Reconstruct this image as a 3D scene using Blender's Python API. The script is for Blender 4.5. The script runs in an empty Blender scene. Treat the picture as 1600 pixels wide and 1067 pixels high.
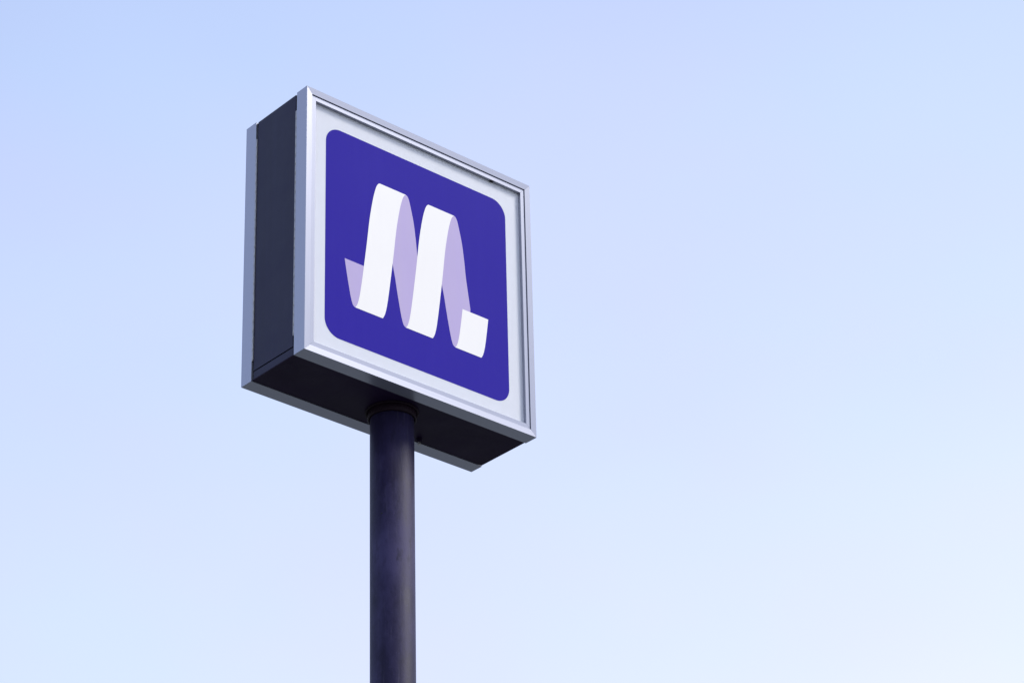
import bpy, bmesh, math, random
from mathutils import Vector
from mathutils.geometry import tessellate_polygon
random.seed(4)
sc = bpy.context.scene
COL = sc.collection
R = math.radians

# ------------------------------------------------------------------ camera
SIGN_Z = 6.70                                  # height of the light box's lower edge above the pavement
cam_d = bpy.data.cameras.new('camera'); cam = bpy.data.objects.new('camera', cam_d); COL.objects.link(cam)
cam.location = (-6.20504, -7.36479, SIGN_Z - 5.09617)
cam.rotation_euler = (math.pi / 2 + 0.42846, 0, -0.67771)
cam_d.sensor_width = 36; cam_d.lens = 36 * 4298.34 / 1600
cam_d.shift_x = 222.77 / 1600; cam_d.shift_y = 333.84 / 1600
cam_d.clip_start = 0.1; cam_d.clip_end = 5000
sc.camera = cam

# ------------------------------------------------------------------ sky and sun
SUN_EL, SUN_AZ = R(48), R(54)                  # azimuth: from the sign's normal (-Y) towards +X
sd = Vector((math.sin(SUN_AZ) * math.cos(SUN_EL), -math.cos(SUN_AZ) * math.cos(SUN_EL), math.sin(SUN_EL)))
world = bpy.data.worlds.new("World"); sc.world = world; world.use_nodes = True
wn, wl = world.node_tree.nodes, world.node_tree.links
wn.clear()
wout = wn.new('ShaderNodeOutputWorld'); bg = wn.new('ShaderNodeBackground')
sky = wn.new('ShaderNodeTexSky'); sky.sky_type = 'NISHITA'; sky.sun_disc = False
sky.sun_elevation = SUN_EL
sky.sun_rotation = math.atan2(sd.x, sd.y)
sky.altitude = 30; sky.air_density = 1.0; sky.dust_density = 1.2; sky.ozone_density = 1.6
# a thin bright veil of high cloud over the blue, a little uneven
tc = wn.new('ShaderNodeTexCoord')
mp = wn.new('ShaderNodeMapping'); mp.inputs['Scale'].default_value = (1.0, 1.0, 1.6); mp.inputs['Rotation'].default_value = (.3, .2, .5)
nz = wn.new('ShaderNodeTexNoise'); nz.inputs['Scale'].default_value = 3.2; nz.inputs['Detail'].default_value = 3; nz.inputs['Roughness'].default_value = 0.45
mr = wn.new('ShaderNodeMapRange'); mr.inputs[1].default_value = .3; mr.inputs[2].default_value = .7; mr.inputs[3].default_value = .67; mr.inputs[4].default_value = .755
dt = wn.new('ShaderNodeVectorMath'); dt.operation = 'DOT_PRODUCT'      # height in the sky, whiter towards the sun's side
dt.inputs[1].default_value = (-.18, .21, 1.0)
el = wn.new('ShaderNodeMapRange'); el.inputs[1].default_value = 0.335; el.inputs[2].default_value = 0.66; el.inputs[3].default_value = 0.0; el.inputs[4].default_value = 1.0
veil = wn.new('ShaderNodeMix'); veil.data_type = 'RGBA'
veil.inputs[6].default_value = (8.25, 8.65, 10.9, 1)      # low in the sky
veil.inputs[7].default_value = (5.2, 6.2, 9.5, 1)       # higher up
mix = wn.new('ShaderNodeMix'); mix.data_type = 'RGBA'
wl.new(tc.outputs['Generated'], mp.inputs['Vector']); wl.new(mp.outputs['Vector'], nz.inputs['Vector'])
wl.new(nz.outputs['Fac'], mr.inputs[0]); wl.new(mr.outputs[0], mix.inputs[0])
wl.new(tc.outputs['Generated'], dt.inputs[0]); wl.new(dt.outputs['Value'], el.inputs[0]); wl.new(el.outputs[0], veil.inputs[0])
wl.new(sky.outputs['Color'], mix.inputs[6]); wl.new(veil.outputs[2], mix.inputs[7])
# broad, faint lavender and cyan tints in the haze
nz2 = wn.new('ShaderNodeTexNoise'); nz2.inputs['Scale'].default_value = 7.0; nz2.inputs['Detail'].default_value = 4; nz2.inputs['Roughness'].default_value = 0.5
wl.new(mp.outputs['Vector'], nz2.inputs['Vector'])
tr = wn.new('ShaderNodeMapRange'); tr.inputs[1].default_value = .35; tr.inputs[2].default_value = .65
wl.new(nz2.outputs['Fac'], tr.inputs[0])
tint = wn.new('ShaderNodeMix'); tint.data_type = 'RGBA'
tint.inputs[6].default_value = (1.016, 1.008, 1.005, 1); tint.inputs[7].default_value = (.988, 1.03, 1.0, 1)
wl.new(tr.outputs[0], tint.inputs[0])
mul = wn.new('ShaderNodeMix'); mul.data_type = 'RGBA'; mul.blend_type = 'MULTIPLY'; mul.inputs[0].default_value = 1
wl.new(mix.outputs[2], mul.inputs[6]); wl.new(tint.outputs[2], mul.inputs[7])
wl.new(mul.outputs[2], bg.inputs['Color']); bg.inputs['Strength'].default_value = 0.1
wl.new(bg.outputs[0], wout.inputs[0])

sun_d = bpy.data.lights.new('sun', 'SUN'); sun = bpy.data.objects.new('sun', sun_d); COL.objects.link(sun)
sun_d.energy = 2.65; sun_d.angle = R(16); sun_d.color = (1.0, 0.965, 0.91)
sun.rotation_euler = sd.to_track_quat('Z', 'Y').to_euler()

vs = sc.view_settings
vs.view_transform = 'Standard'; vs.look = 'None'; vs.exposure = 0.35; vs.gamma = 1.0; vs.use_curve_mapping = False

# ------------------------------------------------------------------ materials
def mat(name):
    m = bpy.data.materials.new(name); m.use_nodes = True
    nt = m.node_tree; return m, nt.nodes, nt.links, nt.nodes['Principled BSDF']

def noise(n, l, vec, scale, mapscale=(1, 1, 1), detail=4, rough=.55):
    mp_ = n.new('ShaderNodeMapping'); mp_.inputs['Scale'].default_value = mapscale
    t = n.new('ShaderNodeTexNoise'); t.inputs['Scale'].default_value = scale
    t.inputs['Detail'].default_value = detail; t.inputs['Roughness'].default_value = rough
    l.new(vec, mp_.inputs['Vector']); l.new(mp_.outputs[0], t.inputs['Vector'])
    return t.outputs['Fac']

def rng(n, l, src, a, b, lo=.3, hi=.7):
    m = n.new('ShaderNodeMapRange'); m.inputs[1].default_value = lo; m.inputs[2].default_value = hi
    m.inputs[3].default_value = a; m.inputs[4].default_value = b
    l.new(src, m.inputs[0]); return m.outputs[0]

def mixc(n, l, fac, a, b):
    m = n.new('ShaderNodeMix'); m.data_type = 'RGBA'
    if isinstance(fac, float): m.inputs[0].default_value = fac
    else: l.new(fac, m.inputs[0])
    for i, c in ((6, a), (7, b)):
        if isinstance(c, tuple): m.inputs[i].default_value = c
        else: l.new(c, m.inputs[i])
    return m.outputs[2]

def bump(n, l, b, h, dist, strength=1.0, prev=None):
    bp = n.new('ShaderNodeBump'); bp.inputs['Distance'].default_value = dist; bp.inputs['Strength'].default_value = strength
    l.new(h, bp.inputs['Height'])
    if prev: l.new(prev, bp.inputs['Normal'])
    l.new(bp.outputs[0], b.inputs['Normal']); return bp.outputs[0]

def m_aluminium():
    m, n, l, b = mat('brushed_anodised_aluminium')
    uv = n.new('ShaderNodeUVMap'); uv.uv_map = 'grain'
    ob = n.new('ShaderNodeTexCoord').outputs['Object']
    g1 = noise(n, l, uv.outputs[0], 1.0, (2.5, 900, 1), 4)
    g2 = noise(n, l, uv.outputs[0], 1.0, (1.2, 160, 1), 3)
    st = noise(n, l, ob, 5.0, (1, 1, 1), 5, .6)
    c = mixc(n, l, rng(n, l, g1, 0, 1), (.37, .38, .45, 1), (.39, .40, .47, 1))
    c = mixc(n, l, rng(n, l, g2, 0, .5), c, (.40, .41, .48, 1))
    c = mixc(n, l, rng(n, l, st, 0, .22, .55, .8), c, (.31, .305, .33, 1))
    l.new(c, b.inputs['Base Color'])
    b.inputs['Metallic'].default_value = .6
    l.new(rng(n, l, g1, .232, .255), b.inputs['Roughness'])
    b.inputs['Anisotropic'].default_value = .0; b.inputs['Anisotropic Rotation'].default_value = .25
    tg = n.new('ShaderNodeTangent'); tg.direction_type = 'UV_MAP'; tg.uv_map = 'grain'
    l.new(tg.outputs[0], b.inputs['Tangent'])
    return m

def m_paint(name, col, dusty, r0, r1, streak=(9, 9, .7), amount=.6, coat=0.0, spec=.5):
    m, n, l, b = mat(name)
    ob = n.new('ShaderNodeTexCoord').outputs['Object']
    s1 = noise(n, l, ob, 1.0, tuple(x * 1.6 for x in streak), 5, .6)
    s2 = noise(n, l, ob, 6.0, (1, 1, 1), 5, .6)
    sp = noise(n, l, ob, 140.0, (1, 1, 1), 2, .5)
    c = mixc(n, l, rng(n, l, s1, 0, amount), col, dusty)
    c = mixc(n, l, rng(n, l, s2, 0, amount * .6, .45, .75), c, dusty)
    c = mixc(n, l, rng(n, l, sp, 0, .5, .66, .78), c, (dusty[0] * 2, dusty[1] * 2, dusty[2] * 2, 1))
    l.new(c, b.inputs['Base Color'])
    l.new(rng(n, l, s2, r0, r1), b.inputs['Roughness'])
    b.inputs['Specular IOR Level'].default_value = spec; b.inputs['Coat Weight'].default_value = coat; b.inputs['Coat Roughness'].default_value = .25
    nrm = bump(n, l, b, sp, .0004, .5)
    bump(n, l, b, s2, .002, .35, nrm)
    return m

def roughen_pole(m):
    """scuffed, chalky patches and shallow waves in the old pole paint"""
    n, l = m.node_tree.nodes, m.node_tree.links; b = n['Principled BSDF']
    ob = n.new('ShaderNodeTexCoord').outputs['Object']
    p1 = noise(n, l, ob, 1.0, (5, 5, 2.6), 6, .62); p2 = noise(n, l, ob, 1.0, (34, 34, 11), 4, .65); p3 = noise(n, l, ob, 1.0, (120, 120, 5), 3, .6)
    src = b.inputs['Base Color'].links[0].from_socket
    c = mixc(n, l, rng(n, l, p1, 0, .75, .48, .66), src, (.052, .045, .112, 1))
    c = mixc(n, l, rng(n, l, p2, 0, .6, .55, .72), c, (.008, .007, .020, 1))
    c = mixc(n, l, rng(n, l, p3, 0, .35, .6, .75), c, (.075, .070, .11, 1))
    l.new(c, b.inputs['Base Color'])
    l.new(rng(n, l, p1, .50, .68), b.inputs['Roughness'])
    bump(n, l, b, p1, .010, .5, b.inputs['Normal'].links[0].from_socket)

def m_film(name, col, rough=.28, sub=0.0, dirt=None, spec=.5):
    m, n, l, b = mat(name)
    ob = n.new('ShaderNodeTexCoord').outputs['Object']
    w = noise(n, l, ob, 2.4, (1, 1, 1), 2, .5)
    g = noise(n, l, ob, 1.0, (26, 1, 1.6), 4, .6)
    d = dirt or (col[0] * .9, col[1] * .9, col[2] * .9, 1)
    l.new(mixc(n, l, rng(n, l, g, 0, .45, .45, .8), col, d), b.inputs['Base Color'])
    l.new(rng(n, l, w, rough * .9, rough * 1.15), b.inputs['Roughness'])
    b.inputs['Specular IOR Level'].default_value = spec
    if sub:
        b.inputs['Subsurface Weight'].default_value = sub
        b.inputs['Subsurface Radius'].default_value = (1, 1, 1); b.inputs['Subsurface Scale'].default_value = .010
    bump(n, l, b, w, .004, .12)
    return m

ALU = m_aluminium()
PAINT_SIDE = m_paint('dark_navy_cabinet_paint', (.005, .004, .028, 1), (.010, .008, .046, 1), .34, .46, (10, 10, .5), .7, 0, .24)
PAINT_UNDER = m_paint('black_underside_paint', (.010, .003, .020, 1), (.021, .010, .040, 1), .45, .6, (3, 3, 3), .6, 0, .12)
PAINT_POLE = m_paint('weathered_dark_pole_paint', (.009, .007, .024, 1), (.026, .021, .066, 1), .50, .60, (7, 7, .6), .75, 0, .15)
roughen_pole(PAINT_POLE)
PAINT_COLLAR = m_paint('rusty_black_collar_paint', (.007, .003, .007, 1), (.018, .008, .016, 1), .5, .6, (5, 5, 5), .8, 0, .12)
BLACK = m_paint('gap_black', (.006, .006, .008, 1), (.010, .010, .012, 1), .7, .8)  # flat black for the core, and for the dark of hole and slit
STEEL = m_paint('dull_hinge_steel', (.34, .34, .36, 1), (.50, .48, .47, 1), .4, .55, (40, 40, 20), .8)
STEEL.node_tree.nodes['Principled BSDF'].inputs['Metallic'].default_value = .7
ACRYLIC = m_film('pale_grey_acrylic', (.77, .78, .83, 1), .16, .4, (.74, .745, .77, 1))
BLUE = m_film('deep_violet_blue_film', (.021, .008, .31, 1), .12, 0, (.025, .011, .325, 1), .18)
WHITE = m_film('white_film', (.95, .915, .865, 1), .2, 0, (.93, .895, .845, 1), .4)
LILAC = m_film('pale_lilac_film', (.50, .41, .66, 1), .2, 0, (.53, .44, .62, 1), .3)

def m_ground():
    m, n, l, b = mat('worn_asphalt')
    ob = n.new('ShaderNodeTexCoord').outputs['Object']
    a = noise(n, l, ob, .35, (1, 1, 1), 6, .6); f = noise(n, l, ob, 90, (1, 1, 1), 3, .6)
    c = mixc(n, l, rng(n, l, a, 0, 1), (.060, .072, .070, 1), (.12, .13, .128, 1))
    c = mixc(n, l, rng(n, l, f, 0, .5), c, (.16, .155, .15, 1))
    l.new(c, b.inputs['Base Color']); b.inputs['Roughness'].default_value = .9
    bump(n, l, b, f, .004)
    return m

# ------------------------------------------------------------------ helpers
def link(name, me, m, parent=None, loc=(0, 0, 0), smooth=False):
    me.name = name
    if m: me.materials.append(m)
    if smooth:
        for p in me.polygons: p.use_smooth = True
    o = bpy.data.objects.new(name, me); o.location = loc; COL.objects.link(o)
    if parent: o.parent = parent
    return o

def mesh_from(bm):
    bmesh.ops.recalc_face_normals(bm, faces=bm.faces)
    me = bpy.data.meshes.new('m'); bm.to_mesh(me); bm.free(); return me

def box(x0, x1, y0, y1, z0, z1, bev=0.0, bm=None):
    own = bm is None
    bm = bm or bmesh.new()
    vs_ = [bm.verts.new((x, y, z)) for x in (x0, x1) for y in (y0, y1) for z in (z0, z1)]
    fs = [bm.faces.new([vs_[i] for i in f]) for f in ((0, 1, 3, 2), (4, 6, 7, 5), (0, 4, 5, 1), (2, 3, 7, 6), (0, 2, 6, 4), (1, 5, 7, 3))]
    if bev:
        es = list({e for f in fs for e in f.edges})
        bmesh.ops.bevel(bm, geom=es, offset=bev, segments=2, affect='EDGES', profile=.5)
    return bm

def tube(r_out, r_in, z0, z1, seg=96, bev=.0015):
    prof = [(r_in, z0), (r_out - bev, z0), (r_out, z0 + bev), (r_out, z1 - bev), (r_out - bev, z1), (r_in, z1)]
    bm = bmesh.new(); rings = []
    for i in range(seg):
        a = 2 * math.pi * i / seg
        rings.append([bm.verts.new((r * math.cos(a), r * math.sin(a), z)) for r, z in prof])
    for i in range(seg):
        A, B = rings[i], rings[(i + 1) % seg]
        for j in range(len(prof)):
            k = (j + 1) % len(prof)
            bm.faces.new((A[j], A[k], B[k], B[j]))
    return bm

W, H, D = 1.1964, 1.2, 0.4076
FD, FA, RB, ST, RD = .0666, .0284, .0215, .0054, .0148
SLOPE = .0016                                            # the outer bars fall slightly inwards, like a picture frame   # frame depth, face width, retainer width, step, reveal

def frame_bars(name, profile, y_of, parent, material, gap=.0003):
    """four mitred bars round the W x H outline. profile: (inset from the outline, depth) points, closed"""
    out = []
    for side in range(4):
        bm = bmesh.new(); uvl = bm.loops.layers.uv.new('grain')
        half = (H if side % 2 else W) / 2
        ends = []
        for s in (-1, 1):
            ring = []
            for d, y in profile:
                t = s * (half - d - gap)                       # 45 degree mitre
                if side == 0: p = (t, y_of(y), H - d)          # top
                elif side == 1: p = (W / 2 - d, y_of(y), H / 2 + t)
                elif side == 2: p = (t, y_of(y), d)
                else: p = (-W / 2 + d, y_of(y), H / 2 + t)
                ring.append((bm.verts.new(p), t))
            ends.append(ring)
        n = len(profile); acc = [0]
        for j in range(n):
            k = (j + 1) % n
            acc.append(acc[-1] + math.dist(profile[j], profile[k]))
        off = side * 3.7 + random.random()
        for j in range(n):
            k = (j + 1) % n
            q = [(ends[0][j], acc[j]), (ends[0][k], acc[j + 1]), (ends[1][k], acc[j + 1]), (ends[1][j], acc[j])]
            f = bm.faces.new([v[0] for v, _ in q])
            uvd = {v[0]: (v[1] + off, a) for v, a in q}
            for lp in f.loops: lp[uvl].uv = uvd[lp.vert]
        for ring in ends: bm.faces.new([v for v, _ in ring])
        out.append(link(name, mesh_from(bm), material, parent))
    return out

# ------------------------------------------------------------------ ground
bm = bmesh.new(); bmesh.ops.create_grid(bm, x_segments=2, y_segments=2, size=1500)
g = link('ground', mesh_from(bm), m_ground()); g['kind'] = 'structure'

# ------------------------------------------------------------------ the sign
root = bpy.data.objects.new('pole_sign', None); COL.objects.link(root)
root.location = (0, .2038, 0)
root['label'] = 'square light box sign with ribbon M logo on violet blue, on a dark round pole'
root['category'] = 'sign'
# everything below is built with the light box's front at y = 0 and its lower edge at z = 0
OFF = (0, -.2038, SIGN_Z)

def part(name, me, m, parent=None, loc=OFF, smooth=False):
    p = parent or root
    return link(name, me, m, p, loc if p is root else (0, 0, 0), smooth)

# pole, collar, flange, base
PR = .0890
p = part('pole', mesh_from(tube(PR, PR - .008, .02, SIGN_Z + .004, 128)), PAINT_POLE, None, (0.0026, 0, 0), True)
for pl in p.data.polygons: pl.use_smooth = True
c = part('collar', mesh_from(tube(.0990, .0912, SIGN_Z - .035, SIGN_Z + .004, 128, .003)), PAINT_COLLAR, None, (0.0026, 0, 0), True)
c = part('collar_flange', mesh_from(tube(.1085, .0995, SIGN_Z - .006, SIGN_Z + .004, 128, .002)), PAINT_COLLAR, None, (0.0026, 0, 0), True)
part('base_plate', mesh_from(box(-.22, .22, -.22, .22, .004, .026, .003)), PAINT_POLE, None, (0, 0, 0))
for sx in (-1, 1):
    for sy in (-1, 1):
        bm = bmesh.new(); bmesh.ops.create_cone(bm, cap_ends=True, segments=6, radius1=.02, radius2=.02, depth=.025)
        part('anchor_bolt', mesh_from(bm), STEEL, None, (sx * .16, sy * .16, .040))

bm = bmesh.new(); bmesh.ops.create_cone(bm, cap_ends=True, segments=10, radius1=.0035, radius2=.0035, depth=.002)  # black disc on the pole, standing in for the dark of a small hole
ha = math.atan2(cam.location.y - .2038, cam.location.x) - R(28)
hs = part('hole_disc', mesh_from(bm), BLACK, None, (0.0026 + PR * math.cos(ha), PR * math.sin(ha), 6.22))
hs.rotation_euler = (0, math.pi / 2, ha)

# cabinet body between the two door frames
IN = .0035                       # cabinet skin sits this far inside the frame outline
GP = .0105                       # open joint between frame and skin on the sides
part('core', mesh_from(box(-W / 2 + .014, W / 2 - .014, FD - .02, D - FD + .02, .014, H - .014)), BLACK)
for s in (-1, 1):
    x0, x1 = sorted((s * (W / 2 - IN), s * (W / 2 - IN - .003)))
    part('side_panel', mesh_from(box(x0, x1, FD + GP, D - FD - GP, .043, H - IN, .0008)), PAINT_SIDE)
part('top_panel', mesh_from(box(-W / 2 + .0068, W / 2 - .0068, FD + .0004, D - FD - .0004, H - IN - .003, H - IN - .0002, .0006)), PAINT_SIDE)
# bottom tray with its two upturned ends (the seam low on the side)
bm = box(-W / 2 + IN, W / 2 - IN, FD + .0022, D - FD - .0022, IN - .0012, IN + .003, .0006)
part('bottom_tray', mesh_from(bm), PAINT_UNDER)
for s in (-1, 1):
    x0, x1 = sorted((s * (W / 2 - IN - .0012), s * (W / 2 - IN - .005)))
    part('tray_lip', mesh_from(box(x0, x1, FD + GP, D - FD - GP, IN + .0034, .0395, .0010)), PAINT_SIDE)

# door frames, front and back
def outer_profile():
    return [(0, .0008), (.0008, 0), (FA, SLOPE), (FA, .034), (.012, .034), (.012, FD), (.0006, FD), (0, FD - .0006)]
def ret_profile():
    a, b = FA + .0024, FA + RB
    return [(a, ST), (b, ST), (b, ST + RD + .004), (a, ST + RD + .004)]
frame_bars('frame_bar', outer_profile(), lambda y: y, root, ALU)
frame_bars('retainer_strip', ret_profile(), lambda y: y, root, ALU)
frame_bars('frame_bar', outer_profile(), lambda y: D - y, root, ALU)
frame_bars('retainer_strip', ret_profile(), lambda y: D - y, root, ALU)
for o in list(root.children):
    if o.name.startswith(('frame_bar', 'retainer_strip')): o.location = OFF

# piano hinges on the left side, one for each door
for yc in (FD + .0042, D - FD - .0042):
    z0, z1 = .088, 1.116
    xh = -W / 2 + .0030
    leaf = part('hinge', mesh_from(box(xh - .0026, xh + .003, yc - .0037, yc + .0037, z0, z1)), STEEL)
    n = 24; L = (z1 - z0) / n
    bm = bmesh.new(); bmesh.ops.create_cone(bm, cap_ends=True, segments=14, radius1=.0034, radius2=.0034, depth=L - .0009)
    kme = mesh_from(bm)
    for pl in kme.polygons: pl.use_smooth = len(pl.vertices) == 4
    kme.materials.append(STEEL); kme.name = 'knuckle'
    for i in range(n):
        k = bpy.data.objects.new('knuckle', kme); COL.objects.link(k); k.parent = leaf
        k.location = (xh + .0002, yc, z0 + L * (i + .5))

# the printed acrylic face (front), and a plain lit face at the back
YP = ST + RD
XI, ZI = W / 2 - FA - RB + .006, FA + RB - .006
panel = part('acrylic_panel', mesh_from(box(-XI, XI, YP, YP + .004, ZI, H - ZI)), ACRYLIC)
backp = part('acrylic_panel', mesh_from(box(-XI, XI, D - YP - .004, D - YP, ZI, H - ZI)), ACRYLIC)

def smooth_line(pts, n=8):
    """Catmull-Rom through the points"""
    out = []
    P_ = [Vector(p) for p in pts]
    for i in range(len(P_) - 1):
        p0 = P_[max(i - 1, 0)]; p1 = P_[i]; p2 = P_[i + 1]; p3 = P_[min(i + 2, len(P_) - 1)]
        for k in range(n):
            t = k / n
            out.append(tuple(.5 * ((2 * p1) + (p2 - p0) * t + (2 * p0 - 5 * p1 + 4 * p2 - p3) * t * t + (3 * p1 - p0 - 3 * p2 + p3) * t ** 3)))
    out.append(tuple(P_[-1])); return out

def film(name, pts, y, th, m, parent, flip=False):
    bm = bmesh.new(); sgn = 1 if not flip else -1
    a = [bm.verts.new((sgn * x, y, z)) for x, z in pts]; b = [bm.verts.new((sgn * x, y + (th if not flip else -th), z)) for x, z in pts]
    for t in tessellate_polygon([[Vector((x, z, 0)) for x, z in pts]]):
        bm.faces.new([a[i] for i in t]); bm.faces.new([b[i] for i in t][::-1])
    for i in range(len(a)):
        j = (i + 1) % len(a); bm.faces.new((a[i], a[j], b[j], b[i]))
    return link(name, mesh_from(bm), m, parent)

X0, X1, Z0, Z1, RC = -.4849, .4718, .1150, 1.0714, .074
def rrect():
    out = []
    for cx, cz, a0 in ((X1 - RC, Z1 - RC, 0), (X0 + RC, Z1 - RC, 90), (X0 + RC, Z0 + RC, 180), (X1 - RC, Z0 + RC, 270)):
        for k in range(17):
            a = R(a0 + 90 * k / 16); out.append((cx + RC * math.cos(a), cz + RC * math.sin(a)))
    return out

PER, RW = .2585, .1385
left = [(-.3328, .2838), (-.3223, .3026), (-.3118, .3416), (-.3008, .4085), (-.2898, .4870), (-.2750, .5980), (-.2600, .7205), (-.2426, .8190), (-.2295, .8695), (-.2212, .8900), (-.2145, .8990), (-.2084, .9028)]
backr = [(-.0735, .9024), (-.0640, .8995), (-.0550, .8850), (-.0450, .8490), (-.0302, .7830), (-.0193, .7030), (-.0118, .6300), (.0010, .5450), (.0100, .4875)]
backl = [(-.1285, .4875), (-.1212, .4443), (-.1112, .3910), (-.0992, .3325), (-.0903, .3010), (-.0835, .2890), (-.0743, .2840)]
def sh(pts, dx): return [(x + dx, z) for x, z in pts]
def up_to(pts, z): return [p for p in pts if p[1] <= z + 1e-6]
sl = smooth_line(left)
def right_edge(dx):
    """the right edge, with the small rounding where it meets the bottom"""
    r = [(x + RW, z) for x, z in sl]
    return sh(r, dx)
def white_strip(dx, top=None):
    l_, r_ = sh(sl, dx), right_edge(dx)
    if top:
        l_, r_ = up_to(l_, top), up_to(r_, top)
    l_ = l_[:]
    # bottom right corner rounding
    return l_ + r_[::-1]
def lilac_strip(dx):
    r_ = smooth_line(backr); l_ = smooth_line(backl)
    under_c = [(.0020, .43), (-.016, .36), (-.040, .30), (-.066, .2862)]
    under_a = [(-.1409, .5458), (-.150, .60), (-.140, .70), (-.120, .80), (-.100, .87), (-.090, .898)]
    return sh(r_ + under_c + l_[::-1] + under_a, dx)
def tail(dx):
    l_ = smooth_line(backl)
    return sh([(-.028, .4872)] + [(-.040, .40), (-.055, .30), (-.066, .2862)] + l_[::-1], dx)

for flip, pn in ((False, panel), (True, backp)):
    s = -1 if not flip else 1
    yb = YP if not flip else D - YP
    bf = film('blue_field', rrect(), yb + s * .0004, .0002, BLUE, pn, flip)
    for pts in (tail(-PER), lilac_strip(0), lilac_strip(PER)):
        film('lilac_ribbon', pts, yb + s * .0007, .0002, LILAC, pn, flip)
    for pts in (white_strip(0), white_strip(PER), white_strip(2 * PER, .4865)):
        film('white_ribbon', pts, yb + s * .0010, .0002, WHITE, pn, flip)

# small fittings: black block standing in for a dark joint slit, top of the front door, cable gland and screws under the box
part('joint_slit_block', mesh_from(box(.385, .402, ST + .004, ST + RD - .001, H - FA - RB - .0032, H - FA - RB + .001, .0006)), BLACK)
bm = bmesh.new(); bmesh.ops.create_cone(bm, cap_ends=True, segments=20, radius1=.010, radius2=.013, depth=.016)
bmesh.ops.translate(bm, verts=bm.verts, vec=(.2350, .312, -.006))
gl = part('cable_gland', mesh_from(bm), PAINT_UNDER)
bm = bmesh.new(); bmesh.ops.create_cone(bm, cap_ends=True, segments=6, radius1=.007, radius2=.007, depth=.010)
bmesh.ops.translate(bm, verts=bm.verts, vec=(.2350, .312, -.019))
part('gland_nut', mesh_from(bm), STEEL, gl)
